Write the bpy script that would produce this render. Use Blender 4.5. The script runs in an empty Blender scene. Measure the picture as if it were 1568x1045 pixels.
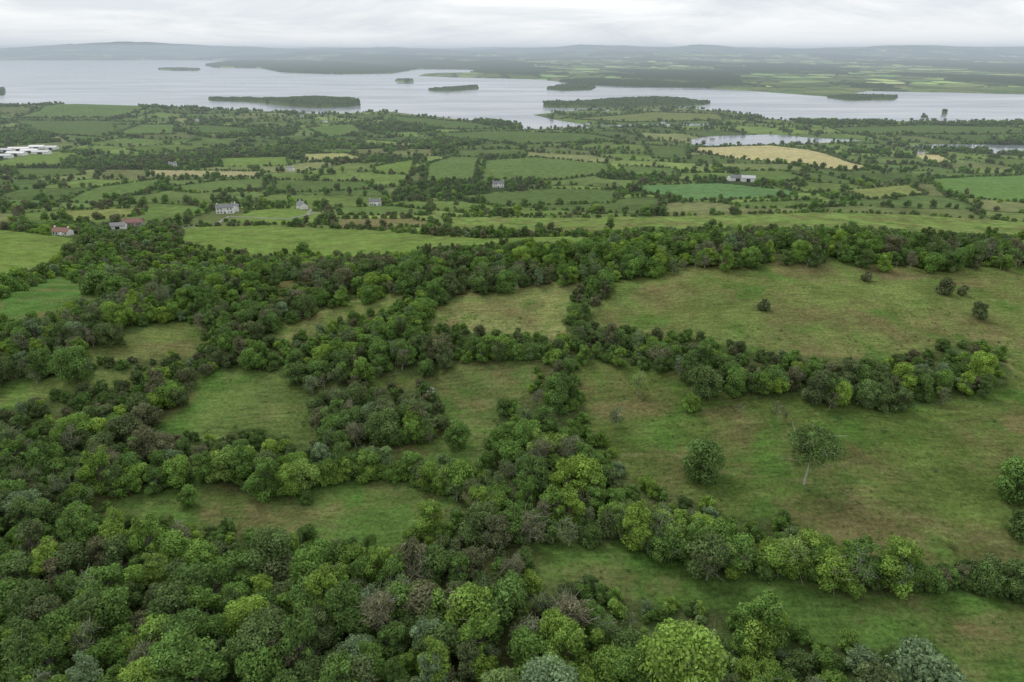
import bpy, math, random
import numpy as np
from mathutils import Vector
rng=np.random.default_rng(7); random.seed(7)
scene=bpy.context.scene
CAMZ=200.0; PITCH=math.radians(23.04); F=1045.33; CX=784.0; CY=522.7
# ------------------------------------------------------------------ noise
def hsh(ix,iy,s):
    n=(ix*374761393+iy*668265263+s*974711)&0xffffffff
    n=((n^(n>>13))*1274126177)&0xffffffff
    return ((n^(n>>16))&0xffff)/65535.0
def vn(x,y,sc,s):
    x=np.asarray(x,float)/sc; y=np.asarray(y,float)/sc
    ix=np.floor(x).astype(np.int64); iy=np.floor(y).astype(np.int64)
    fx=x-ix; fy=y-iy; fx=fx*fx*(3-2*fx); fy=fy*fy*(3-2*fy)
    a=hsh(ix,iy,s)*(1-fx)+hsh(ix+1,iy,s)*fx
    b=hsh(ix,iy+1,s)*(1-fx)+hsh(ix+1,iy+1,s)*fx
    return a*(1-fy)+b*fy
def fbm(x,y,sc,s,o=3):
    r=0;a=.5;t=0
    for k in range(o):
        r=r+a*vn(x,y,sc/2**k,s+k*17); t+=a; a*=.5
    return r/t
def voro(x,y,cell,seed):
    gx=x/cell; gy=y/cell
    ix=np.floor(gx).astype(np.int64); iy=np.floor(gy).astype(np.int64)
    f1=np.full(x.shape,9.);f2=np.full(x.shape,9.);cid=np.zeros(x.shape)
    for i in (-1,0,1):
        for j in (-1,0,1):
            a=ix+i;b=iy+j
            px=a+.15+.7*hsh(a,b,seed);py=b+.15+.7*hsh(a,b,seed+5)
            dx=np.abs(gx-px);dy=np.abs(gy-py)
            d=np.maximum(dx,dy)*.7+.3*(dx+dy)
            c=hsh(a,b,seed+11)
            m=d<f1
            f2=np.where(m,f1,np.minimum(f2,d)); cid=np.where(m,c,cid); f1=np.where(m,d,f1)
    return (f2-f1)*cell*.6,cid
def pip(x,y,poly):
    poly=np.asarray(poly,float)
    res=np.zeros(x.shape,bool)
    mn=poly.min(0);mx=poly.max(0)
    sel=np.nonzero((x>=mn[0])&(x<=mx[0])&(y>=mn[1])&(y<=mx[1]))[0]
    if len(sel)==0: return res
    X=x[sel];Y=y[sel];r=np.zeros(len(sel),bool);n=len(poly)
    for i in range(n):
        x0,y0=poly[i];x1,y1=poly[(i+1)%n]
        if y0==y1: continue
        c=((y0>Y)!=(y1>Y))&(X<(x1-x0)*(Y-y0)/(y1-y0)+x0)
        r^=c
    res[sel]=r
    return res
def segdist(x,y,poly,closed=True):
    d=np.full(x.shape,1e9);n=len(poly)
    for i in range(n if closed else n-1):
        x0,y0=poly[i];x1,y1=poly[(i+1)%n]
        L=(x1-x0)**2+(y1-y0)**2+1e-9
        t=np.clip(((x-x0)*(x1-x0)+(y-y0)*(y1-y0))/L,0,1)
        d=np.minimum(d,(x-x0-t*(x1-x0))**2+(y-y0-t*(y1-y0))**2)
    return np.sqrt(d)
# ------------------------------------------------------------------ survey: bearings -> ground plan
def ray(u,v):
    u=np.asarray(u,float);v=np.asarray(v,float)
    a=(u-CX)/F;b=-(v-CY)/F
    return a, math.cos(PITCH)+b*math.sin(PITCH), -math.sin(PITCH)+b*math.cos(PITCH)
def sea(pts):
    p=np.array(pts,float);dx,dy,dz=ray(p[:,0],p[:,1]);t=-CAMZ/dz
    return np.stack([dx*t,dy*t],1)
LAKE=sea([(-700,172),(-200,168),(0,165),(120,160),(220,163),(300,166),(400,171),(500,176),(590,171),(650,178),(720,185),(796,191),(801,199),(905,197.5),(890,190),(850,184),(817,176.5),(870,171),(960,165),(1060,167),(1130,174),(1165,181),(1210,186),(1300,188),(1420,186),(1568,188),(2200,188),
 (2200,138),(1568,145),(1480,143),(1385,141),(1330,140),(1275,149),(1190,142.5),(1080,135),(1000,134),(900,131),(850,125),(820,122),(700,119),(640,117),(650,113.5),(728,112),(725,107.5),(640,105),(560,98),(480,95.5),(300,93),(-700,93)])
INLETS=[sea([(1060,214),(1090,209),(1180,206),(1240,211),(1330,216),(1235,221),(1180,223),(1100,226),(1060,222)]),
        sea([(1395,223),(1440,221),(1800,226),(1800,240),(1520,238),(1510,232),(1400,229)]),
        sea([(905,194),(960,191),(1085,190),(1085,193),(960,195)])]
ISL=[sea(p) for p in [
 [(318,153),(370,153.5),(430,154.5),(470,153),(510,153.5),(540,156),(553,161),(530,164.5),(480,166),(440,163),(400,158),(330,155)],
 [(242,106.5),(275,106),(308,107),(300,109),(245,108)],
 [(315,101),(350,98),(470,97),(640,97),(735,104),(735,107.5),(640,106),(600,113),(520,114.5),(430,111),(400,105),(330,104)],
 [(605,124.5),(620,124),(633,125.5),(620,126.5)],
 [(655,138.5),(690,136.5),(733,134.5),(733,136.5),(700,140),(668,140.5)],
 [(838,137),(855,133),(880,131),(912,134.5),(905,138.5),(860,140)],
 [(832,162),(850,160),(880,159),(930,154),(1000,151),(1050,154),(1088,159),(1070,162),(1000,165),(900,166),(835,165)],
 [(1265,150),(1290,147),(1330,148),(1375,149),(1368,153),(1300,154.5)],
 [(1410,179),(1422,179),(1420,180.5),(1412,180.5)],[(1441,174),(1450,174),(1450,175.2),(1443,175.3)],
 [(-120,138),(8,137),(6,146),(-120,147)]]]
KY=[-400,60,150,225,290,400,550,800,1200,1600,2200,3000,8000,15000,19000,26000,60000]
KZ=[118,123,127,131,116,88,65,42,20,7,4,5,10,45,130,225,240]
def gauss(x,y,cx,cy,sx,sy,a): return a*np.exp(-((x-cx)/sx)**2-((y-cy)/sy)**2)
def height(x,y):
    x=np.asarray(x,float);y=np.asarray(y,float)
    z=np.interp(y,KY,KZ)
    z=z+gauss(x,y,110,215,85,60,9)+gauss(x,y,-170,330,110,130,-16)+gauss(x,y,-60,130,60,50,-4)
    near=np.clip(1-(y-200)/400,0,1)
    z=z+(fbm(x,y,60,3)-.5)*6*near+(fbm(x,y,14,9,2)-.5)*1.4*near
    mid=np.clip((y-350)/400,0,1)*np.clip((9000-y)/4000,0,1)
    right=np.clip((x-200)/600,0,1)*np.clip((y-1100)/400,0,1)
    z=z+(fbm(x,y,420,21)-.42)*26*mid*(1-.75*right)
    z=z+gauss(x,y,-1650,2450,420,260,24)+gauss(x,y,-620,2050,300,200,14)+gauss(x,y,-120,2050,250,120,8)
    far=np.clip((y-9000)/9000,0,1)
    z=z+far*((fbm(x,y*.6,5200,31,4)-.5)*330+(fbm(x,y,1500,35,3)-.5)*110)
    z=z+gauss(x,y,-12000,22500,1700,2500,210)+gauss(x,y,-9000,23500,3500,2500,130)+gauss(x,y,10500,19500,2600,2500,190)+gauss(x,y,14500,20500,2500,2500,140)+gauss(x,y,-4000,23500,1900,2000,120)+gauss(x,y,1800,24000,2600,2000,150)+gauss(x,y,5500,22000,1300,2000,110)
    m=(y>900)&(y<30000)
    idx=np.nonzero(m.ravel())[0]
    if len(idx):
        zf=z.ravel().copy();X=x.ravel()[idx];Y=y.ravel()[idx]
        d=segdist(X,Y,LAKE)
        for p in INLETS: d=np.minimum(d,segdist(X,Y,p))
        zf[idx]=np.minimum(np.maximum(zf[idx],1.2),1.2+d*.07)
        z=zf.reshape(z.shape)
    return z
TS=np.geomspace(40,40000,700)
def ground(u,v):
    u=np.atleast_1d(np.asarray(u,float));v=np.atleast_1d(np.asarray(v,float))
    dx,dy,dz=ray(u,v); out=[]
    X=dx[:,None]*TS;Y=dy[:,None]*TS;Z=CAMZ+dz[:,None]*TS
    D=Z-height(X,Y)
    for i in range(len(u)):
        k=np.nonzero(D[i]<0)[0]; k=k[0] if len(k) else len(TS)-1; k=max(k,1)
        a,b=D[i,k-1],D[i,k]; f=a/(a-b) if a!=b else 0
        t=TS[k-1]+(TS[k]-TS[k-1])*f
        out.append((dx[i]*t,dy[i]*t))
    return np.array(out)
def plan(pts,sub=3):
    q=[]
    for i in range(len(pts)):
        a=pts[i];b=pts[(i+1)%len(pts)]
        for k in range(sub): q.append((a[0]+(b[0]-a[0])*k/sub,a[1]+(b[1]-a[1])*k/sub))
    q=np.array(q);return ground(q[:,0],q[:,1])
# colours (albedo)
RP=(.078,.112,.030);HILL=(.115,.148,.046);LG=(.135,.200,.052);TAN=(.40,.36,.18);YL=(.19,.22,.075);TEAL=(.10,.185,.07);G=(.105,.160,.050);BR=(.16,.15,.07);DG=(.085,.130,.042)
NEAR=[ # clearings among the near woodland
 ([(110,540),(185,518),(250,492),(325,498),(300,545),(225,550),(140,556)],HILL),
 ([(392,516),(470,483),(545,457),(632,447),(604,470),(520,496),(440,528)],(.15,.18,.06)),
 ([(655,499),(672,465),(700,450),(780,438),(903,427),(882,450),(862,490),(868,517),(800,516),(735,514),(712,502)],(.165,.185,.068)),
 ([(945,430),(1040,410),(1150,402),(1300,402),(1440,410),(1800,405),(1800,560),(1545,560),(1535,540),(1490,522),(1400,548),(1290,548),(1170,545),(1100,525),(1040,515),(960,508),(885,503),(912,470)],HILL),
 ([(640,580),(700,560),(770,545),(822,545),(830,560),(790,610),(760,640),(742,700),(715,712),(640,708),(520,703),(490,680),(560,684),(640,686),(668,680),(675,640),(662,600)],(.092,.130,.040)),
 ([(510,602),(560,583),(640,572),(658,590),(600,592),(535,602)],RP),
 ([(305,575),(370,560),(430,572),(480,598),(530,598),(490,615),(475,640),(495,680),(440,677),(380,652),(330,672),(235,664),(255,630),(300,602)],(.087,.125,.037)),
 ([(-100,604),(0,590),(100,575),(205,566),(208,584),(80,612),(-100,655)],HILL),
 ([(165,770),(210,750),(300,746),(335,743),(420,768),(500,742),(560,733),(640,745),(712,768),(700,792),(650,803),(605,838),(520,828),(400,818),(300,806),(190,800)],(.070,.120,.030)),
 ([(880,548),(960,555),(1040,575),(1130,600),(1250,612),(1350,624),(1480,612),(1548,597),(1548,555),(1800,555),(1800,900),(1568,888),(1500,875),(1420,880),(1385,862),(1300,845),(1200,800),(1110,790),(1060,760),(960,740),(945,700),(905,660),(890,600)],RP),
 ([(800,820),(900,835),(960,830),(1040,850),(1060,880),(1120,890),(1180,870),(1230,890),(1330,907),(1400,900),(1568,917),(1800,930),(1800,1100),(1480,1060),(1440,1010),(1390,985),(1300,988),(1200,970),(1180,940),(1100,943),(1000,925),(900,900),(815,880)],(.066,.114,.028)),
 ([(-200,345),(0,350),(110,365),(100,395),(0,450),(-200,480)],LG),
 ([(-200,500),(0,456),(88,422),(132,436),(155,462),(50,492),(-200,510)],(.08,.155,.04)),
 ([(275,348),(400,345),(560,352),(740,365),(870,362),(985,368),(700,390),(640,397),(480,392),(380,391),(278,376)],LG),
 ([(682,332),(900,334),(1270,325),(1400,329),(1568,340),(1800,350),(1800,378),(1568,368),(1400,360),(1250,351),(1000,355),(800,357),(690,353)],(.15,.21,.06)),
 ([(400,440),(440,430),(475,428),(465,438),(420,446)],(.12,.16,.045)),
]
MID=[
 ([(90,310),(150,287),(250,273),(238,290),(150,312)],G),([(243,290),(330,277),(415,273),(402,291),(300,296)],G),
 ([(418,276),(560,278),(575,290),(422,296)],DG),([(95,323),(225,318),(215,331),(95,341)],YL),
 ([(385,322),(440,319),(500,326),(485,345),(400,344),(350,340)],LG),([(510,335),(630,335),(682,346),(600,351),(512,350)],BR),
 ([(655,252),(690,240),(735,241),(725,276),(650,279)],G),([(742,246),(820,241),(930,251),(935,266),(860,276),(736,279)],G),
 ([(570,256),(635,244),(632,268),(575,266)],LG),([(462,236),(530,235),(566,246),(470,249)],(.28,.29,.12)),([(225,260),(402,263),(400,271),(225,271)],(.30,.28,.15)),
 ([(335,243),(440,240),(445,254),(340,256)],LG),([(-100,255),(0,247),(60,232),(127,235),(90,255),(0,258)],LG),
 ([(550,213),(640,220),(640,227),(560,224)],YL),([(1060,226),(1180,223),(1240,230),(1335,258),(1300,263),(1200,251),(1110,241),(1060,233)],TAN),
 ([(1400,236),(1440,238),(1462,250),(1425,252)],TAN),([(965,285),(1100,281),(1215,292),(1217,303),(1050,308),(1000,299)],TEAL),
 ([(1290,292),(1390,283),(1420,298),(1330,306)],YL),([(1420,274),(1568,268),(1800,262),(1800,318),(1568,311),(1450,301)],(.11,.19,.055)),
 ([(950,254),(1035,258),(1040,271),(960,271)],G),([(695,301),(830,289),(950,291),(940,311),(760,317)],DG),
 ([(20,181),(100,158),(200,153),(222,167),(180,181)],G),([(175,191),(270,191),(266,206),(182,207)],G),([(300,191),(380,196),(385,207),(305,205)],DG),
 ([(640,206),(760,201),(900,205),(962,216),(800,222)],DG),([(600,177),(700,186),(780,197),(700,199),(610,190)],DG),
 ([(880,183),(1000,172),(1100,175),(1110,185),(960,188)],(.14,.17,.06)),([(690,355),(800,359),(860,361),(740,364)],LG),([(515,318),(600,316),(660,322),(655,330),(520,330)],G),
 ([(700,325),(860,322),(930,328),(800,331)],(.12,.18,.05)),([(20,258),(120,258),(130,268),(30,275)],DG),([(1100,310),(1240,307),(1290,316),(1150,320)],G),([(230,186),(20,184),(60,205),(160,210)],DG),
 ([(1130,262),(1200,262),(1240,275),(1180,282),(1130,278)],G),([(985,222),(1050,226),(1055,244),(1000,243)],DG),([(470,195),(540,190),(560,205),(500,212)],G),([(1270,196),(1420,192),(1568,196),(1568,206),(1300,206)],DG),
]
NEARP=[(plan(p),c) for p,c in NEAR]; MIDP=[(plan(p,2),c) for p,c in MID]
def in_any(x,y,L):
    r=np.zeros(x.shape,bool)
    for p,_ in L: r|=pip(x,y,p)
    return r
def water(x,y):
    r=pip(x,y,LAKE)
    for p in ISL: r&=~pip(x,y,p)
    for p in INLETS: r|=pip(x,y,p)
    return r
# ------------------------------------------------------------------ helpers
def new_mat(name):
    m=bpy.data.materials.new(name);m.use_nodes=True;nt=m.node_tree;nt.nodes.clear();return m,nt
def N(nt,t,**k):
    n=nt.nodes.new(t)
    for a,b in k.items(): setattr(n,a,b)
    return n
def simple_mat(name,col,rough=.7,var=.15,scale=1.5):
    m,nt=new_mat(name);o=N(nt,'ShaderNodeOutputMaterial');b=N(nt,'ShaderNodeBsdfPrincipled')
    b.inputs['Roughness'].default_value=rough
    g=N(nt,'ShaderNodeNewGeometry');n=N(nt,'ShaderNodeTexNoise');n.inputs['Scale'].default_value=scale;n.inputs['Detail'].default_value=5
    nt.links.new(g.outputs['Position'],n.inputs['Vector'])
    r=N(nt,'ShaderNodeValToRGB');r.color_ramp.elements[0].position=.3;r.color_ramp.elements[1].position=.7
    r.color_ramp.elements[0].color=[c*(1-var) for c in col]+[1];r.color_ramp.elements[1].color=[min(1,c*(1+var)) for c in col]+[1]
    nt.links.new(n.outputs['Fac'],r.inputs['Fac']);nt.links.new(r.outputs['Color'],b.inputs['Base Color']);nt.links.new(b.outputs[0],o.inputs['Surface'])
    return m
def link(o): scene.collection.objects.link(o);return o
# ------------------------------------------------------------------ houses (positions first: gardens stay clear of trees)
WHITE=simple_mat('white_render',(.78,.78,.75),.8,.04);SLATE=simple_mat('slate',(.13,.135,.145),.6,.2);REDR=simple_mat('red_roof',(.22,.11,.085),.7,.2);GREY=simple_mat('grey_cladding',(.42,.44,.45),.5,.1);DARK=simple_mat('window_glass',(.03,.035,.04),.2,.1);STONE=simple_mat('stone_wall',(.33,.30,.26),.9,.2)
HP=[]
def boxm(name,x0,x1,y0,y1,z0,z1,mat,par):
    v=[(x,y,z) for z in (z0,z1) for x,y in ((x0,y0),(x1,y0),(x1,y1),(x0,y1))]
    me=bpy.data.meshes.new(name);me.from_pydata(v,[],[(3,2,1,0),(4,5,6,7),(0,1,5,4),(1,2,6,5),(2,3,7,6),(3,0,4,7)]);me.materials.append(mat)
    o=link(bpy.data.objects.new(name,me));o.parent=par;return o
def house(name,u,v,Ln,W,Hh,rh,wall,roof,rot,storeys=1,shed=False):
    p=ground(u,v)[0];z=float(height(p[0:1],p[1:2])[0]);HP.append((p[0],p[1],Ln))
    e=link(bpy.data.objects.new(name,None));e.location=(p[0],p[1],z);e.rotation_euler=(0,0,math.radians(rot))
    l=Ln/2;w=W/2
    V=[(-l,-w,-1),(l,-w,-1),(l,w,-1),(-l,w,-1),(-l,-w,Hh),(l,-w,Hh),(l,w,Hh),(-l,w,Hh),(-l,0,Hh+rh),(l,0,Hh+rh)]
    me=bpy.data.meshes.new('walls');me.from_pydata(V,[],[(0,1,5,4),(2,3,7,6),(1,2,6,9,5),(3,0,4,8,7)]);me.materials.append(wall);o=link(bpy.data.objects.new('walls',me));o.parent=e
    a=.4;sl=rh/w;V=[];
    for sx in (-l-a,l+a): V+=[(sx,-w-a,Hh-a*sl+.05),(sx,0,Hh+rh+.05),(sx,w+a,Hh-a*sl+.05),(sx,-w-a,Hh-a*sl+.25),(sx,0,Hh+rh+.27),(sx,w+a,Hh-a*sl+.25)]
    me=bpy.data.meshes.new('roof');me.from_pydata(V,[],[(3,9,10,4),(4,10,11,5),(0,1,7,6),(1,2,8,7),(0,6,9,3),(2,5,11,8),(0,3,4,1),(1,4,5,2),(6,7,10,9),(7,8,11,10)]);me.materials.append(roof);o=link(bpy.data.objects.new('roof',me));o.parent=e
    if shed:
        boxm('door',-l*.3,l*.3,-w-.05,-w+.02,0,Hh*.8,DARK,e)
    else:
        for sx in (-1,1): boxm('chimney',sx*l*.86-.4,sx*l*.86+.4,-.4,.4,Hh+rh*.6,Hh+rh+1.2,wall,e)
        boxm('door',-.5,.5,-w-.05,-w+.02,0,2.1,DARK,e);k=0
        for st in range(storeys):
            for t in (-.75,-.4,.4,.75):
                boxm('window_%d'%k,t*l-.55,t*l+.55,-w-.04,-w+.02,1+2.8*st,2.3+2.8*st,DARK,e);k+=1
        boxm('porch',1.2,3.2,-w-1.6,-w-.06,-.5,2.4,wall,e)
house('white_farmhouse',346,327,15,7,5.8,2.3,WHITE,SLATE,10,2);house('white_farmhouse',361,324,10,6,5,2.,WHITE,SLATE,-70)
house('white_farmhouse',463,320,14,8,4,3,WHITE,SLATE,-60);house('white_farmhouse',763,287,15,6.5,5.8,2.2,WHITE,SLATE,4,2);house('red_roofed_house',206,346,14,7,3.4,2.6,STONE,REDR,8)
house('red_roofed_cottage',97,360,13,6,3,2.2,WHITE,REDR,-12);house('farm_shed',182,351,11,7,3.2,1.8,WHITE,SLATE,15,1,True)
for u,v,L_,rt in ((4,242,34,6),(26,238,36,-4),(46,234,30,12),(64,236,32,3),(30,231,40,6),(12,233,26,-8),(80,229,22,4),(58,228,30,4)): house('white_farm_shed',u,v,L_,13,4.5,2.5,WHITE,WHITE if u%4 else GREY,rt,1,True)
house('grey_barn',1127,277,20,12,5,2.5,WHITE,SLATE,5,1,True);house('grey_barn',1145,278,17,12,5,2.5,WHITE,GREY,-12,1,True)
for u,v,mt in ((302,186,SLATE),(498,188,SLATE),(462,180,SLATE),(445,262,SLATE),(265,255,SLATE),(1410,237,SLATE),(900,192,SLATE),(575,315,SLATE),(1015,190,SLATE),(1090,217,SLATE),(930,171,SLATE)):
    house('white_cottage',u,v,12,5.5,4.6,1.9,WHITE,mt,random.uniform(-30,30))
def near_house(x,y):
    r=np.zeros(x.shape,bool)
    for hx_,hy_,l_ in HP:
        r|=((np.abs(x-hx_-(y-hy_)*hx_/max(hy_,1))<l_*.55+2)&(y<hy_+8)&(y>hy_-(45 if hy_<1300 else 90)))
    return r
# ------------------------------------------------------------------ terrain mesh
NR,NC=1250,1150
r=np.geomspace(60,52000,NR); th=np.radians(np.linspace(-50,50,NC))
RR,TT=np.meshgrid(r,th,indexing='ij')
X=(RR*np.sin(TT)).ravel();Y=(RR*np.cos(TT)-80).ravel()
Z=height(X,Y)
wat=np.zeros(X.shape,bool);m=Y>900;wat[m]=water(X[m],Y[m])
isl=np.zeros(X.shape,bool)
for p in ISL: isl|=pip(X,Y,p)
col=np.zeros((len(X),4))
def midvoro(x,y): return voro(x+(vn(x,y,90,1)-.5)*45,y*1.2+(vn(x,y,90,2)-.5)*45+x*.25,150.,40)
edge,cid=midvoro(X,Y)
edge2,cid2=voro(X+(vn(X,Y,300,4)-.5)*120,Y*.62+(vn(X,Y,300,5)-.5)*120-X*.2,230.,50)
farm=Y>4200
E=np.where(farm,edge2*.13,edge);C=np.where(farm,cid2,cid)
pal=np.array([(.09,.14,.046),(.11,.165,.05),(.13,.19,.055),(.09,.135,.046),(.105,.15,.05),(.15,.20,.065),(.125,.155,.06),(.165,.185,.08)])
fc=pal[np.minimum((C*8).astype(int),7)]
fc=fc*(.8+.4*vn(X,Y,30,77))[:,None]
h2=hsh(np.floor(C*9973).astype(np.int64),np.zeros(len(C),np.int64),3)
fc=np.where(farm[:,None],np.where((h2>.8)[:,None],fc*2.4,np.where((h2>.5)[:,None],fc*1.3,fc*.8)),fc*(.8+.4*h2)[:,None])
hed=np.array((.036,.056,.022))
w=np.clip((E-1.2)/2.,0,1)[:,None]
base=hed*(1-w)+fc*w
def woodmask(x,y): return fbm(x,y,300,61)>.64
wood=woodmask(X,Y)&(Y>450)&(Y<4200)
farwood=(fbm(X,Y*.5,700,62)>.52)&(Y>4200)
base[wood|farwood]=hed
wf=np.array((.062,.088,.030))*(.7+.6*fbm(X,Y,6,91))[:,None]
nz=Y<(520+20*np.sin(X/60))
base[nz]=wf[nz]
rough=np.where(nz,.6,.25)
wx=X+(vn(X,Y,5,5)-.5)*3*(Y<500);wy=Y+(vn(X,Y,5,6)-.5)*3*(Y<500)
for p,c in MIDP:
    s=pip(X,Y,p);base[s]=np.array(c)*(.88+.24*fbm(X[s],Y[s],40,13))[:,None];rough[s]=.2
for p,c in NEARP:
    s=pip(wx,wy,p);base[s]=np.array(c)*(.78+.44*fbm(X[s],Y[s],25,14))[:,None];rough[s]=.95 if c not in (LG,) else .35
bc=pip(wx,wy,plan([(1190,425),(1240,404),(1420,408),(1440,420),(1380,432),(1260,436)]));k_=.65*np.clip((fbm(X[bc],Y[bc],9,55)-.35)*4,0,1)[:,None];base[bc]=base[bc]*(1-k_)+np.array((.17,.13,.075))*k_
# worn animal tracks
for T_ in ([(1600,600),(1545,560),(1500,520),(1458,472),(1440,420)],[(870,545),(876,525),(884,500),(905,470),(935,440)],[(765,512),(790,490),(840,455),(880,436)],[(900,700),(1010,690),(1100,720),(1240,745),(1420,800),(1568,840)]):
    T_=np.array(T_,float);tw=ground(T_[:,0],T_[:,1]);s=np.nonzero(Y<330)[0];d=segdist(wx[s],wy[s],tw,False)
    k_=.55*np.clip(1-d/.8,0,1)[:,None];base[s]=base[s]*(1-k_)+np.array((.19,.17,.09))*k_
base[isl]=hed*1.2
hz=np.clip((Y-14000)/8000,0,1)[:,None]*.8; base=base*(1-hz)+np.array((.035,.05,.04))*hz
canopy=(isl|farwood)&~wat&(Y>2500)
Z=np.where(canopy,Z+np.where(isl,2,9)+6*vn(X,Y,25,88),Z)
Z=np.where(wat,-4.0,Z)
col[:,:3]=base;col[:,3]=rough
me=bpy.data.meshes.new('terrain')
me.vertices.add(len(X));me.vertices.foreach_set('co',np.stack([X,Y,Z],1).ravel().astype(np.float32))
i=np.arange((NR-1)*(NC-1));a=(i//(NC-1))*NC+i%(NC-1)
q=np.stack([a,a+1,a+NC+1,a+NC],1)[:,::-1].ravel().astype(np.int32)
nf=len(i);me.loops.add(nf*4);me.loops.foreach_set('vertex_index',q)
me.polygons.add(nf);me.polygons.foreach_set('loop_start',(np.arange(nf)*4).astype(np.int32))
me.update(calc_edges=True)
me.polygons.foreach_set('use_smooth',np.ones(nf,bool))
ca=me.color_attributes.new('land','FLOAT_COLOR','POINT');ca.data.foreach_set('color',col.ravel().astype(np.float32))
terrain=link(bpy.data.objects.new('terrain',me))
m,nt=new_mat('land');L=nt.links
o=N(nt,'ShaderNodeOutputMaterial');b=N(nt,'ShaderNodeBsdfDiffuse')
at=N(nt,'ShaderNodeAttribute',attribute_name='land');g=N(nt,'ShaderNodeNewGeometry')
def noise(scale,detail,rough=.6,vec=None):
    n=N(nt,'ShaderNodeTexNoise');n.inputs['Scale'].default_value=scale;n.inputs['Detail'].default_value=detail;n.inputs['Roughness'].default_value=rough
    L.new(vec or g.outputs['Position'],n.inputs['Vector']);return n.outputs['Fac']
def mrange(src,a,b,c,d):
    n=N(nt,'ShaderNodeMapRange');n.inputs[1].default_value=a;n.inputs[2].default_value=b;n.inputs[3].default_value=c;n.inputs[4].default_value=d
    L.new(src,n.inputs[0]);return n.outputs[0]
def math2(op,a,bv):
    n=N(nt,'ShaderNodeMath',operation=op)
    for k,s in enumerate((a,bv)):
        if hasattr(s,'links'): L.new(s,n.inputs[k])
        else: n.inputs[k].default_value=s
    return n.outputs[0]
mp=N(nt,'ShaderNodeMapping');mp.inputs['Rotation'].default_value=(0,0,.5);mp.inputs['Scale'].default_value=(.3,1.8,1);L.new(g.outputs['Position'],mp.inputs['Vector'])
fine=mrange(noise(1.3,5,.9),.32,.68,.45,1.58)
med=mrange(noise(.12,5),.3,.7,.76,1.26)
strk=mrange(noise(.6,4,.7,mp.outputs[0]),.3,.7,.74,1.28)
mul=math2('MULTIPLY',math2('MULTIPLY',fine,med),strk)
brown=math2('MULTIPLY',mrange(noise(.045,8,.7),.46,.62,0,.85),at.outputs['Alpha'])
mx=N(nt,'ShaderNodeMix',data_type='RGBA');L.new(brown,mx.inputs['Factor']);L.new(at.outputs['Color'],mx.inputs[6]);mx.inputs[7].default_value=(.135,.118,.054,1)
lush=math2('MULTIPLY',mrange(noise(.07,5,.6),.52,.64,0,.7),at.outputs['Alpha'])
mx1=N(nt,'ShaderNodeMix',data_type='RGBA');L.new(lush,mx1.inputs['Factor']);L.new(mx.outputs[2],mx1.inputs[6]);mx1.inputs[7].default_value=(.060,.130,.026,1)
mx2=N(nt,'ShaderNodeMix',data_type='RGBA',blend_type='MULTIPLY');mx2.inputs['Factor'].default_value=1;L.new(mx1.outputs[2],mx2.inputs[6]);L.new(mul,mx2.inputs[7])
L.new(mx2.outputs[2],b.inputs['Color'])
L.new(b.outputs[0],o.inputs['Surface']);me.materials.append(m)
# ------------------------------------------------------------------ lake
lm=bpy.data.meshes.new('lake');lm.from_pydata([(-45000,1000,0),(45000,1000,0),(45000,40000,0),(-45000,40000,0)],[],[(0,1,2,3)])
lake=link(bpy.data.objects.new('lake_water',lm))
m,nt=new_mat('water');L=nt.links;o=N(nt,'ShaderNodeOutputMaterial');b=N(nt,'ShaderNodeBsdfPrincipled');g=N(nt,'ShaderNodeNewGeometry')
b.inputs['Base Color'].default_value=(.21,.235,.265,1);b.inputs['IOR'].default_value=1.33
mp=N(nt,'ShaderNodeMapping');mp.inputs['Scale'].default_value=(.3,1,1);L.new(g.outputs['Position'],mp.inputs['Vector'])
n=noise(.004,5,.6,mp.outputs[0]);L.new(mrange(n,.35,.65,.08,.30),b.inputs['Roughness'])
L.new(b.outputs[0],o.inputs['Surface']);lm.materials.append(m)
# ------------------------------------------------------------------ trees
def leaf_mat():
    m,nt=new_mat('foliage');L=nt.links;o=N(nt,'ShaderNodeOutputMaterial')
    ti=N(nt,'ShaderNodeAttribute',attribute_name='tint',attribute_type='INSTANCER')
    sh=N(nt,'ShaderNodeAttribute',attribute_name='clump')
    r=N(nt,'ShaderNodeValToRGB');cr=r.color_ramp
    st=[(0,(.215,.205,.120)),(.18,(.145,.185,.082)),(.4,(.135,.225,.066)),(.6,(.170,.290,.070)),(.8,(.255,.380,.074)),(1,(.205,.295,.150))]
    cr.elements[0].position=0;cr.elements[0].color=st[0][1]+(1,);cr.elements[1].position=1;cr.elements[1].color=st[-1][1]+(1,)
    for p,c in st[1:-1]:
        e=cr.elements.new(p);e.color=c+(1,)
    L.new(ti.outputs['Fac'],r.inputs['Fac'])
    mr=N(nt,'ShaderNodeMapRange');mr.inputs[3].default_value=.55;mr.inputs[4].default_value=1.5;L.new(sh.outputs['Fac'],mr.inputs[0])
    mx=N(nt,'ShaderNodeMix',data_type='RGBA',blend_type='MULTIPLY');mx.inputs['Factor'].default_value=1;L.new(r.outputs['Color'],mx.inputs[6]);L.new(mr.outputs[0],mx.inputs[7])
    d=N(nt,'ShaderNodeBsdfDiffuse');t=N(nt,'ShaderNodeBsdfTranslucent');ms=N(nt,'ShaderNodeMixShader');ms.inputs[0].default_value=.22
    L.new(mx.outputs[2],d.inputs['Color']);L.new(mx.outputs[2],t.inputs['Color']);L.new(d.outputs[0],ms.inputs[1]);L.new(t.outputs[0],ms.inputs[2]);L.new(ms.outputs[0],o.inputs['Surface'])
    return m
LEAF=leaf_mat();BARK=simple_mat('bark',(.18,.165,.13),.9,.3,3.);PALE=simple_mat('grey_bark',(.31,.295,.245),.9,.25,3.)
BL=simple_mat('blossom',(.60,.62,.52),.8,.15,6.)
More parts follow.
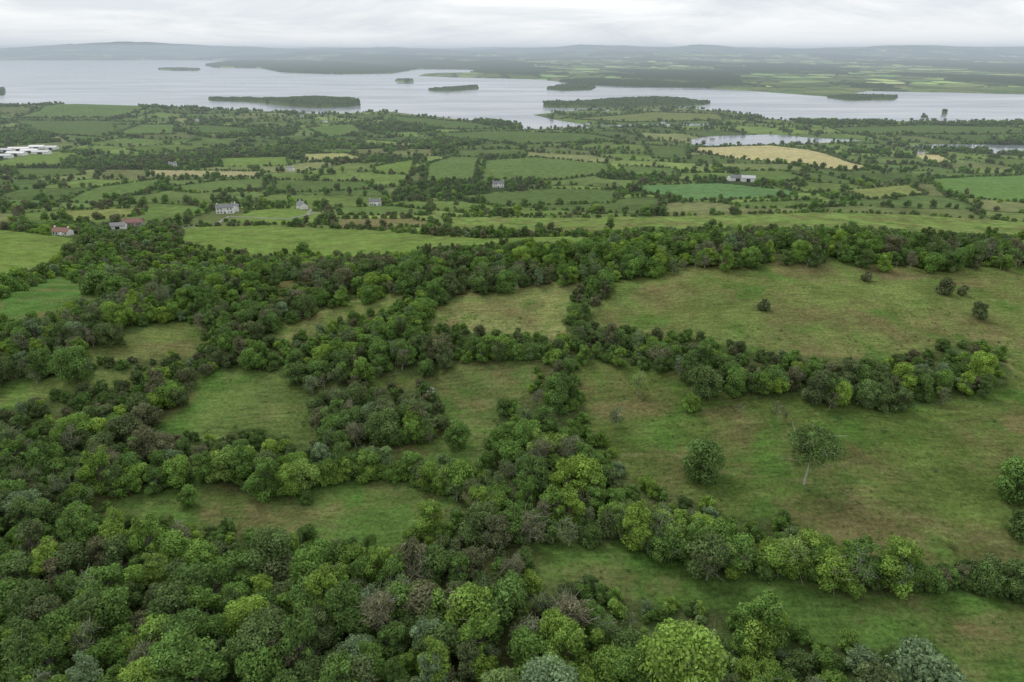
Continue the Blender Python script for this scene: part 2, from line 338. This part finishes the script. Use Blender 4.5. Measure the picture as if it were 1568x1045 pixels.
def tubes(segs):
    V=[];Fc=[]
    for p0,p1,r0,r1,s in segs:
        p0=np.array(p0,float);p1=np.array(p1,float);d=p1-p0;l=np.linalg.norm(d)
        if l<1e-6: continue
        d/=l;u=np.cross(d,(0,0,1.) if abs(d[2])<.9 else (1.,0,0));u/=np.linalg.norm(u);w=np.cross(d,u)
        b0=len(V)
        for P,R in ((p0,r0),(p1,r1)):
            for k in range(s):
                an=2*math.pi*k/s;V.append(tuple(P+R*(math.cos(an)*u+math.sin(an)*w)))
        for k in range(s): Fc.append((b0+k,b0+(k+1)%s,b0+s+(k+1)%s,b0+s+k))
    return V,Fc
def branch(segs,p,d,l,r,lev,R,tips,n=3,spread=.55):
    q=p+d*l;segs.append((p,q,r,r*.6,3 if lev<2 else 5));tips.append(q)
    if lev==0:return
    for _ in range(n):
        e=d+R.normal(0,spread,3);e[2]=e[2]*.7+.25;e/=np.linalg.norm(e)
        s=R.uniform(.45,1);branch(segs,p+d*l*s,e,l*R.uniform(.55,.85),r*.55,lev-1,R,tips,n,spread)
def leaf_quads(P,dr,ls,R,V,Fc,cl,lobe,spread=.6):
    n=len(P);nn=dr+R.normal(0,spread,(n,3));nn/=np.linalg.norm(nn,axis=1)[:,None]
    tt=np.cross(nn,R.normal(0,1,(n,3)));tt/=np.linalg.norm(tt,axis=1)[:,None];bb=np.cross(nn,tt)
    s=(ls*R.uniform(.55,1.3,n))[:,None];q0=P-tt*s*.6;q1=P+bb*s*.38+tt*s*.1;q2=P+tt*s*.6;q3=P-bb*s*.38-tt*s*.05
    Q=np.stack([q0,q1,q2,q3],1).reshape(-1,3);b0=len(V);V+=[tuple(v) for v in Q];Fc+=[tuple(range(b0+4*k,b0+4*k+4)) for k in range(n)]
    cl+=list(np.repeat(np.clip(lobe*.6+.4*R.uniform(0,1,n),0,1),4))
def mesh_of(name,V,Fc,cl,nb,bark):
    me=bpy.data.meshes.new(name);me.from_pydata(V,[],Fc)
    at=me.attributes.new('clump','FLOAT','POINT');at.data.foreach_set('value',np.array(cl,np.float32))
    me.materials.append(LEAF);me.materials.append(bark or BARK)
    mi=np.zeros(len(Fc),np.int32);mi[:nb]=1;me.polygons.foreach_set('material_index',mi);return me
def make_tree(name,seed,H,Rd,nleaf,ls,kind='round',bark=None,stems=1):
    R=np.random.default_rng(seed);segs=[];tips=[]
    if kind=='bare':
        for s in range(stems):
            d=np.array([R.normal(0,.15 if stems==1 else .4),R.normal(0,.15 if stems==1 else .4),1.]);d/=np.linalg.norm(d)
            branch(segs,np.array([0,0,-.4]),d,H*.38,.026*H**.7/stems**.4,3,R,tips,4,.5)
        tips=np.array(tips)
    else:
        LN=kind=='lone'
        lean=R.normal(0,.05*H,2)*(.25 if LN else 1);tz=H*(.68 if LN else (.4 if kind=='bush' else .55))
        top=np.array([lean[0],lean[1],tz]);tr=.6 if LN else 1
        for s in range(stems):
            off=np.array([R.normal(0,.12*Rd),R.normal(0,.12*Rd),0])*(stems>1)
            segs.append(((off[0]*.3,off[1]*.3,-.6),tuple(top*.5+off),.028*H/stems**.5*tr,.02*H/stems**.5*tr,7));segs.append((tuple(top*.5+off),tuple(top+off*2),.02*H/stems**.5*tr,.012*H*tr,6))
        nl={'round':26,'tall':24,'bush':20,'sparse':20,'big':40,'lone':30}[kind]
        cen=[];rad=[]
        zlo={'round':.16,'tall':.14,'bush':.12,'sparse':.25,'big':.18,'lone':.50}[kind]
        for k in range(nl):
            t=R.uniform(0,1);zz=H*(zlo+(.88-zlo)*t)
            pr=math.sqrt(max(0.05,1-((t-.35)/.76)**2)) if kind!='tall' else math.sqrt(max(.05,1-((t-.3)/.8)**2))
            an=k*2.4+R.uniform(-.5,.5);rr=Rd*pr*R.uniform(.2,.8)
            cen.append((lean[0]+math.cos(an)*rr,lean[1]+math.sin(an)*rr,zz));rad.append(Rd*R.uniform(.2,.4)*(.8 if LN else 1))
        cen=np.array(cen);rad=np.array(rad)
        for c in cen:
            st=top*R.uniform(.7 if LN else .45,.98);md=(st+c)/2+np.array([0,0,-.05*H]);segs.append((st,md,.010*H*tr,.007*H*tr,4));segs.append((md,c,.007*H*tr,.003*H,4))
            if kind=='sparse' or ls<.5:
                for _ in range(7 if kind=='sparse' else 1):
                    e=c+R.normal(0,.28*Rd,3)+np.array([0,0,.12*Rd]);segs.append((c,e,.02+.002*H,.015,3))
    V,Fc=tubes(segs);nb=len(Fc);cl=[.5]*len(V)
    if nleaf:
        M=nleaf*3
        if kind=='bare':
            ci=R.integers(0,len(tips),nleaf);dr=R.normal(0,1,(nleaf,3));dr/=np.linalg.norm(dr,axis=1)[:,None];P=tips[ci]+dr*R.uniform(0,.5,(nleaf,1));lobe=R.uniform(0,1,len(tips))[ci]
        else:
            ci=R.choice(nl,M,p=rad**2/np.sum(rad**2));dr=R.normal(0,1,(M,3));dr[:,2]+=.35;dr/=np.linalg.norm(dr,axis=1)[:,None]
            P=cen[ci]+dr*(rad[ci]*(R.uniform(.5,1.2,M)**.8))[:,None]*np.array([1.05,1.05,.95])
            dd=np.linalg.norm(P[:,None]-cen[None],axis=2)/rad[None];dd[np.arange(M),ci]=9
            ok=np.nonzero((dd.min(1)>.66)&(P[:,2]>.03*H))[0][:nleaf];P=P[ok];dr=dr[ok];lobe=R.uniform(0,1,nl)[ci[ok]]
        leaf_quads(P,dr,ls,R,V,Fc,cl,lobe)
    return mesh_of(name,V,Fc,cl,nb,bark)
def proto_coll(name,meshes):
    c=bpy.data.collections.new(name)
    for k,me in enumerate(meshes):
        c.objects.link(bpy.data.objects.new('%s_%02d'%(name,k),me))
    return c
nearM=[make_tree('n0',1,6.6,3.3,5000,.33),make_tree('n1',2,7.5,3.3,5200,.33),make_tree('n2',3,5.8,3.5,5200,.33),make_tree('n3',4,6.2,2.9,4400,.33),
       make_tree('n4',5,9,2.8,5000,.33,'tall'),make_tree('n5',6,8,2.4,4400,.32,'tall'),
       make_tree('n6',7,3.8,2.5,3200,.30,'bush',stems=3),make_tree('n7',8,3.0,2.2,2800,.29,'bush',stems=3),
       make_tree('n8',9,7.5,2.6,1700,.28,'sparse',PALE),make_tree('n9',10,6.5,2.4,1200,.26,'sparse',PALE),make_tree('n10',11,6.,2.3,600,.25,'bare',PALE),
       make_tree('n11',12,8.5,4.2,7500,.34,'big')]
nH=np.array([6.6,7.5,5.8,6.2,9,8,3.8,3.0,7.5,6.5,6,8.5])
midM=[make_tree('m0',21,10,5,1000,1.0),make_tree('m1',22,11,5,1100,1.0,'big'),make_tree('m2',23,9,4.2,850,.95),make_tree('m3',24,12,4.0,950,.95,'tall'),make_tree('m4',25,4.5,3.4,520,.8,'bush'),make_tree('m5',26,3.6,3.,460,.8,'bush'),make_tree('m6',27,9,4,450,.7,'sparse',PALE)]
farM=[make_tree('f0',31,11,6,190,2.2),make_tree('f1',32,12,5.5,200,2.2,'tall'),make_tree('f2',33,5,4.5,120,1.8,'bush')]
def tussock(name,seed,n,w,h,bl):
    R=np.random.default_rng(seed);V=[];Fc=[];cl=[]
    for k in range(n):
        an=R.uniform(0,6.28);rr=w*R.uniform(0,.5);x=math.cos(an)*rr;y=math.sin(an)*rr;l=h*R.uniform(.5,1);ox=R.normal(0,.5)*l;oy=R.normal(0,.5)*l;a2=R.uniform(0,6.28);bx=math.cos(a2)*bl;by=math.sin(a2)*bl
        b0=len(V);V+=[(x-bx,y-by,-.05),(x+bx,y+by,-.05),(x+ox+bx*.3,y+oy+by*.3,l),(x+ox-bx*.3,y+oy-by*.3,l)];Fc.append((b0,b0+1,b0+2,b0+3));cl+=[R.uniform(.4,1)]*4
    return mesh_of(name,V,Fc,cl,0,None)
tusM=[tussock('t0',61,34,.9,.3,.05),tussock('t1',62,26,.7,.4,.045),tussock('t2',63,50,1.5,.28,.06),make_tree('t3',64,.9,.8,160,.2,'bush')]
PN=proto_coll('near_tree',nearM);PM=proto_coll('mid_tree',midM);PF=proto_coll('far_tree',farM);PT=proto_coll('tussock',tusM)
def scatter(name,coll,x,y,z,idx,scl,tint):
    n=len(x);me=bpy.data.meshes.new(name);me.vertices.add(n);me.vertices.foreach_set('co',np.stack([x,y,z],1).ravel().astype(np.float32))
    a=me.attributes.new('idx','INT','POINT');a.data.foreach_set('value',idx.astype(np.int32))
    a=me.attributes.new('tint','FLOAT','POINT');a.data.foreach_set('value',tint.astype(np.float32))
    a=me.attributes.new('scl','FLOAT_VECTOR','POINT');s=np.stack([scl*rng.uniform(.85,1.2,n),scl*rng.uniform(.85,1.2,n),scl*rng.uniform(.8,1.15,n)],1);a.data.foreach_set('vector',s.ravel().astype(np.float32))
    a=me.attributes.new('rot','FLOAT_VECTOR','POINT');s=np.stack([rng.normal(0,.07,n),rng.normal(0,.07,n),rng.uniform(0,6.28,n)],1);a.data.foreach_set('vector',s.ravel().astype(np.float32))
    ob=link(bpy.data.objects.new(name,me))
    ng=bpy.data.node_groups.new(name,'GeometryNodeTree')
    ng.interface.new_socket('Geometry',in_out='INPUT',socket_type='NodeSocketGeometry');ng.interface.new_socket('Geometry',in_out='OUTPUT',socket_type='NodeSocketGeometry')
    gi=ng.nodes.new('NodeGroupInput');go=ng.nodes.new('NodeGroupOutput')
    ci=ng.nodes.new('GeometryNodeCollectionInfo');ci.inputs['Collection'].default_value=coll;ci.inputs['Separate Children'].default_value=True;ci.inputs['Reset Children'].default_value=True
    ip=ng.nodes.new('GeometryNodeInstanceOnPoints');ip.inputs['Pick Instance'].default_value=True
    def na(t,nm):
        k=ng.nodes.new('GeometryNodeInputNamedAttribute');k.data_type=t;k.inputs['Name'].default_value=nm;return [s for s in k.outputs if s.enabled and s.name=='Attribute'][0]
    l=ng.links
    l.new(gi.outputs[0],ip.inputs['Points']);l.new(ci.outputs[0],ip.inputs['Instance']);l.new(na('INT','idx'),ip.inputs['Instance Index']);l.new(na('FLOAT_VECTOR','rot'),ip.inputs['Rotation']);l.new(na('FLOAT_VECTOR','scl'),ip.inputs['Scale']);l.new(ip.outputs[0],go.inputs[0])
    mo=ob.modifiers.new('instances','NODES');mo.node_group=ng
    return ob
def tints(x,y,n):
    t=.43+(fbm(x,y,28,200)-.5)*.8+rng.normal(0,.16,n)
    b=rng.uniform(0,1,n);t=np.where(b<.05,.8,t);t=np.where((b>.05)&(b<.09),1.,t);return np.clip(t,.05,1)
def jgrid(x0,x1,y0,y1,s):
    a,b=np.meshgrid(np.arange(x0,x1,s),np.arange(y0,y1,s));a=a.ravel()+rng.uniform(-.45,.45,a.size)*s;b=b.ravel()+rng.uniform(-.45,.45,b.size)*s;return a,b
def woodland(name,s,y0,y1,coll,mid):
    x,y=jgrid(-1.0*y1-40,1.0*y1+40,y0,y1,s)
    k=(np.abs(x)<.86*y+32)&(y<(525+20*np.sin(x/60)));x=x[k];y=y[k];n=len(x)
    z=height(x,y)
    patch=fbm(x,y,30,300);u=rng.uniform(0,1,n)
    if not mid:
        idx=rng.integers(0,4,n)
        idx=np.where(u<.10,4,idx);idx=np.where((u>.10)&(u<.15),5,idx)
        bs=.22+.45*(fbm(x,y,18,310)>.57);idx=np.where((u>.18)&(u<.18+bs),rng.integers(6,8,n),idx)
        dd=.09+.32*(patch>.60);idx=np.where(u>1-dd,rng.integers(8,11,n),idx);idx=np.where((u>.5)&(u<.54),11,idx)
        scl=rng.uniform(.5,1.02,n)*(1+.12*(y<125));hh=nH[idx]*scl
        tt=tints(x,y,n);tt=np.where((idx>=8)&(idx<11),rng.uniform(0,.45,n),tt)
    else:
        idx=rng.choice([0,1,2,3,4,6],n,p=[.24,.08,.27,.08,.24,.09]);scl=rng.uniform(.36,.70,n);hh=8*scl;tt=tints(x,y,n);tt=np.where(idx==6,.05,tt)
    L_=np.hypot(x,y);c=1.4 if not mid else 2.3
    bad=np.zeros(n,bool)
    for fh in (.35,.75,1.05):
        sh=fh*hh*L_/(CAMZ-z);sx=x+x/L_*sh;sy=y+y/L_*sh
        for ox,oy in ((0,0),(c,0),(-c,0),(0,-c if fh<.5 else 0)): bad|=in_any(sx+ox,sy+oy,NEARP)
    gap=(fbm(x,y,12,320)>.73)
    k=~bad&~gap&~near_house(x,y)
    scatter(name,coll,x[k],y[k],z[k],idx[k],scl[k],tt[k])
    if not mid:
        kk=bad&~in_any(x,y,NEARP)&(rng.uniform(0,1,n)<.9);m_=kk.sum()
        scatter('bramble_scrub',coll,x[kk],y[kk],z[kk],rng.integers(6,8,m_),rng.uniform(.45,.85,m_),tints(x[kk],y[kk],m_))
woodland('near_woodland',3.1,30,300,PN,False)
woodland('hillside_woodland',4.8,300,560,PM,True)
# old thorn hedges between the near fields
def hedge(pts,s0,s1,wd,step=1.9):
    q=ground(np.array(pts,float)[:,0],np.array(pts,float)[:,1]);hx=[];hy=[]
    for a,b2 in zip(q[:-1],q[1:]):
        l=np.hypot(*(b2-a))
        for t in np.arange(0,1,step/max(l,1)):
            for k in range(2):
                p=a+(b2-a)*t;hx.append(p[0]+random.uniform(-wd,wd));hy.append(p[1]+random.uniform(-wd,wd))
    hx=np.array(hx);hy=np.array(hy);n=len(hx);u=rng.uniform(0,1,n)
    idx=np.where(u<.45,rng.integers(0,4,n),rng.integers(6,8,n));idx=np.where(u>.93,rng.integers(8,10,n),idx)
    scatter('thorn_hedge',PN,hx,hy,height(hx,hy),idx,rng.uniform(s0,s1,n),tints(hx,hy,n))
hedge([(950,815),(1010,835),(1060,855),(1120,868),(1200,868),(1280,888),(1335,900)],.65,1.05,2.2)
hedge([(1335,900),(1400,893),(1480,896),(1568,912),(1640,925)],.45,.85,1.0)
hedge([(505,738),(560,726),(640,736),(700,755),(760,790)],.55,.95,1.6)
hedge([(495,655),(560,668),(620,672),(662,668)],.6,1.0,2.5);hedge([(500,630),(560,622),(620,628),(655,640)],.55,.95,2.8)
hedge([(735,545),(800,547),(862,543)],.5,.85,1.2);hedge([(885,520),(940,528),(1010,545),(1080,570)],.5,.85,1.5)
# a few rough tussocks on the nearer pastures
x,y=jgrid(-230,230,45,190,2.2);k=(np.abs(x)<.82*y+25)&in_any(x,y,NEARP)&(fbm(x,y,16,500)+rng.normal(0,.06,len(x))>.58);x=x[k];y=y[k];n=len(x)
u=rng.uniform(0,1,n);idx=np.where(u<.03,3,rng.integers(0,3,n))
scatter('grass_tussocks',PT,x,y,height(x,y),idx,rng.uniform(.4,1.,n),np.clip(.42+rng.normal(0,.14,n),0,.7))
# mid-distance hedgerow trees
x,y=jgrid(-2900,2900,500,3000,6.2);k=(np.abs(x)<.95*y+60);x=x[k];y=y[k]
k=y>(520+20*np.sin(x/60));x=x[k];y=y[k]
e,_=midvoro(x,y)
wd=woodmask(x,y);cop=fbm(x,y,60,400)>.74
u=rng.uniform(0,1,len(x))
k=((e<3.4)&(u<.88))|(wd&(u<.75))|(cop&(u<.6))|(u<.002)
k&=~in_any(x,y,MIDP)&~in_any(x,y,NEARP)&~water(x,y)
x=x[k];y=y[k]
hx=[];hy=[]
for p,_ in MIDP+NEARP[11:15]:
    for i in range(len(p)):
        a=p[i];b2=p[(i+1)%len(p)];l=np.hypot(*(b2-a));cnt=int(l/3.9)
        for t in np.linspace(0,1,max(cnt,1),endpoint=False):
            if random.random()<.88:
                q=a+(b2-a)*t;hx.append(q[0]+random.gauss(0,1.));hy.append(q[1]+random.gauss(0,1.))
hx=np.array(hx);hy=np.array(hy);kk=(np.abs(hx)<.95*hy+60)&~water(hx,hy);hx=hx[kk];hy=hy[kk]
x2=np.concatenate([x,hx]);y2=np.concatenate([y,hy]);ish=np.arange(len(x2))>=len(x)
kk=~near_house(x2,y2);x2=x2[kk];y2=y2[kk];ish=ish[kk]
z2=height(x2,y2);n=len(x2);u=rng.uniform(0,1,n)
idx=rng.choice([0,1,2,3,4,5,6],n,p=[.20,.10,.22,.07,.23,.15,.03]);idx=np.where(ish&(u<.84),rng.integers(4,6,n),idx)
scl=rng.uniform(.4,.95,n);tt=np.clip(tints(x2,y2,n)*.85-.05,.05,1);tt=np.where(idx==6,.1,tt)
k=y2<1300
scatter('hedgerow_trees',PM,x2[k],y2[k],z2[k],idx[k],scl[k],tt[k])
k=~k;fi=np.where(idx>=4,2,rng.integers(0,2,n))
scatter('distant_trees',PF,x2[k],y2[k],z2[k],fi[k],scl[k],tt[k])
ix=[];iy=[];isc=[]
for p in ISL:
    mn=p.min(0);mxx=p.max(0)
    if mn[1]>5200: continue
    a,b2=jgrid(mn[0],mxx[0],mn[1],mxx[1],10);k=pip(a,b2,p);a=a[k];b2=b2[k];d=segdist(a,b2,p)
    ix.append(a);iy.append(b2);isc.append(np.clip(.35+d/70,.3,1.)*(.6+.8*fbm(a,b2,60,70))*(.6 if len(a)<60 else 1))
ix=np.concatenate(ix);iy=np.concatenate(iy);isc=np.concatenate(isc);n=len(ix)
scatter('island_trees',PF,ix,iy,np.full(n,1.2),rng.integers(0,3,n),isc*rng.uniform(.75,1.15,n),rng.uniform(.1,.4,n))
# ------------------------------------------------------------------ individual trees (named)
def lone(name,me,u,v,scale,tint,rot=0.):
    p=ground(u,v)[0];z=float(height(p[0:1],p[1:2])[0])
    m2=me.copy();ob=link(bpy.data.objects.new(name,m2));ob.location=(p[0],p[1],z-.05);ob.scale=(scale,)*3;ob.rotation_euler=(0,0,rot)
    mt=LEAF.copy();r=[q for q in mt.node_tree.nodes if q.type=='VALTORGB'][0]
    for l in list(mt.node_tree.links):
        if l.to_node==r: mt.node_tree.links.remove(l)
    r.inputs['Fac'].default_value=tint;m2.materials[0]=mt;return ob
ash=make_tree('ash',55,12.5,5.6,7000,.34,'lone',simple_mat('pale_trunk',(.42,.40,.34),.9,.2,3.))
lone('ash_tree',ash,1231,742,1.0,.35)
for u,v,s,t,nm,k in [(1075,738,1.3,.38,'hawthorn_bush',2),(1057,628,.9,.7,'hawthorn_bush',6),(1075,608,1.2,.3,'hawthorn_bush',0),(700,686,1.0,.5,'hawthorn_bush',3),(1170,474,.95,.15,'hawthorn_bush',7),
   (1445,450,1.1,.15,'hawthorn_bush',6),(1475,452,.9,.15,'hawthorn_bush',7),(1497,487,1.1,.2,'hawthorn_bush',6),(1328,430,.9,.1,'hawthorn_bush',7),
   (1558,770,1.3,.5,'hawthorn_bush',2),(1562,820,1.2,.35,'hawthorn_bush',6),
   (975,605,.9,.75,'ash_sapling',9),(940,655,.8,.3,'ash_sapling',9),(1130,635,.6,.1,'bare_sapling',10),(1190,645,.9,.1,'bare_sapling',10),(1268,628,.9,.1,'bare_sapling',10),(1010,565,1.5,.1,'bare_tree',10),(290,775,.7,.6,'hawthorn_bush',3),(470,770,.6,.4,'hawthorn_bush',6),
   (1085,880,1.1,.3,'willow_tree',0),(1370,898,1.1,.72,'willow_tree',1),(1395,1075,1.4,1.,'whitebeam_tree',0),(1045,1090,1.5,.75,'maple_tree',11),(1160,985,1.1,.6,'ash_tree',1),(850,560,.7,.7,'willow_tree',3),(660,820,.9,.72,'willow_tree',1)]:
    lone(nm,nearM[k],u,v,s,t,random.uniform(0,6))
for u,v in ((545,727),(582,727),(660,603)):
    ob=lone('hawthorn_in_blossom',nearM[7],u,v,.6,.5,1.)
    me_=ob.data;me_.materials.append(BL);mi=np.zeros(len(me_.polygons),np.int32);me_.polygons.foreach_get('material_index',mi);r_=rng.uniform(0,1,len(mi));mi[(mi==0)&(r_<.35)]=2;me_.polygons.foreach_set('material_index',mi)
# ------------------------------------------------------------------ lane and field fence
def lane(name,pts,w):
    q=[]
    for a,b2 in zip(pts[:-1],pts[1:]):
        for k in range(8): q.append((a[0]+(b2[0]-a[0])*k/8,a[1]+(b2[1]-a[1])*k/8))
    q.append(pts[-1]);q=np.array(q);g_=ground(q[:,0],q[:,1]);V=[];Fc=[]
    for i in range(len(g_)):
        d=g_[min(i+1,len(g_)-1)]-g_[max(i-1,0)];d=d/np.linalg.norm(d);nrm=np.array([-d[1],d[0]])
        for s in (-1,1):
            c=g_[i]+nrm*s*w/2;V.append((c[0],c[1],float(height(c[0:1],c[1:2])[0])+.15))
    for i in range(len(g_)-1): Fc.append((2*i,2*i+1,2*i+3,2*i+2))
    me=bpy.data.meshes.new(name);me.from_pydata(V,[],Fc);me.materials.append(simple_mat('lane_surface',(.2,.19,.17),.9));link(bpy.data.objects.new(name,me))
lane('lane',[(250,352),(330,345),(350,332),(440,336),(470,330),(478,320)],3.2)
lane('lane',[(470,330),(505,322),(512,345)],3.2)
def fence(name,pts):
    q=[]
    for a,b2 in zip(pts[:-1],pts[1:]):
        for k in range(14): q.append((a[0]+(b2[0]-a[0])*k/14,a[1]+(b2[1]-a[1])*k/14))
    q=np.array(q);g_=ground(q[:,0],q[:,1]);zz=height(g_[:,0],g_[:,1]);S=[]
    for i in range(len(g_)):
        S.append(((g_[i,0],g_[i,1],zz[i]-.3),(g_[i,0],g_[i,1],zz[i]+1.3),.09,.08,5))
        if i:
            for hh in (.5,.85,1.2): S.append(((g_[i-1,0],g_[i-1,1],zz[i-1]+hh),(g_[i,0],g_[i,1],zz[i]+hh),.035,.035,4))
    V,Fc=tubes(S);me=bpy.data.meshes.new(name);me.from_pydata(V,[],Fc);me.materials.append(PALE);link(bpy.data.objects.new(name,me))
fence('field_fence',[(-20,455),(50,432),(95,415)])
# ------------------------------------------------------------------ haze (absorbing box over the lowland, its pale airlight added as emission)
bm=bpy.data.meshes.new('haze');s=60000;v=[(x,y,z) for z in (-60,330) for x,y in ((-s,400),(s,400),(s,s),(-s,s))]
bm.from_pydata(v,[],[(3,2,1,0),(4,5,6,7),(0,1,5,4),(1,2,6,5),(2,3,7,6),(3,0,4,7)]);hz_=link(bpy.data.objects.new('emissive_haze',bm))
m,nt=new_mat('haze');o=N(nt,'ShaderNodeOutputMaterial');ab=N(nt,'ShaderNodeVolumeAbsorption');em=N(nt,'ShaderNodeEmission');ad=N(nt,'ShaderNodeAddShader')
SIG=1/14000.;ab.inputs['Color'].default_value=(0,0,0,1);ab.inputs['Density'].default_value=SIG;em.inputs['Color'].default_value=(.50,.575,.65,1);em.inputs['Strength'].default_value=SIG
nt.links.new(ab.outputs[0],ad.inputs[0]);nt.links.new(em.outputs[0],ad.inputs[1]);nt.links.new(ad.outputs[0],o.inputs['Volume']);bm.materials.append(m)
# ------------------------------------------------------------------ world + sun
w=bpy.data.worlds.new('World');scene.world=w;w.use_nodes=True;nt=w.node_tree;nt.nodes.clear();L=nt.links
o=N(nt,'ShaderNodeOutputWorld');bg=N(nt,'ShaderNodeBackground');bg.inputs['Strength'].default_value=.1
sk=N(nt,'ShaderNodeTexSky',sky_type='NISHITA');sk.sun_disc=False;SE=math.radians(52);SR=math.radians(-40);sk.sun_elevation=SE;sk.sun_rotation=SR
tc=N(nt,'ShaderNodeTexCoord');mp=N(nt,'ShaderNodeMapping');mp.inputs['Scale'].default_value=(1,1,7);L.new(tc.outputs['Generated'],mp.inputs['Vector'])
n1=N(nt,'ShaderNodeTexNoise');n1.inputs['Scale'].default_value=3.4;n1.inputs['Detail'].default_value=8;n1.inputs['Roughness'].default_value=.6;n1.inputs['Distortion'].default_value=.5;L.new(mp.outputs[0],n1.inputs['Vector'])
cr=N(nt,'ShaderNodeValToRGB');cr.color_ramp.elements[0].position=.40;cr.color_ramp.elements[0].color=(.72,.76,.80,1);cr.color_ramp.elements[1].position=.58;cr.color_ramp.elements[1].color=(.97,.975,.98,1);L.new(n1.outputs['Fac'],cr.inputs['Fac'])
sc=N(nt,'ShaderNodeVectorMath',operation='SCALE');sc.inputs['Scale'].default_value=11.4;L.new(cr.outputs[0],sc.inputs[0])
mx=N(nt,'ShaderNodeMix',data_type='RGBA');mx.inputs['Factor'].default_value=.92;L.new(sk.outputs[0],mx.inputs[6]);L.new(sc.outputs[0],mx.inputs[7]);L.new(mx.outputs[2],bg.inputs['Color']);L.new(bg.outputs[0],o.inputs['Surface'])
sl=bpy.data.lights.new('sun','SUN');sl.energy=1.3;sl.angle=math.radians(16);sl.color=(1,.96,.9);so=link(bpy.data.objects.new('sun',sl))
sd=Vector((math.sin(SR)*math.cos(SE),math.cos(SR)*math.cos(SE),math.sin(SE)));so.rotation_euler=sd.to_track_quat('Z','Y').to_euler()
scene.view_settings.view_transform='Standard';scene.view_settings.look='None';scene.view_settings.exposure=0
# ------------------------------------------------------------------ camera
cd=bpy.data.cameras.new('camera');cd.lens=24;cd.sensor_width=36;cd.clip_start=1;cd.clip_end=150000
co=link(bpy.data.objects.new('camera',cd));co.location=(0,0,CAMZ);co.rotation_euler=(math.pi/2-PITCH,0,0);scene.camera=co
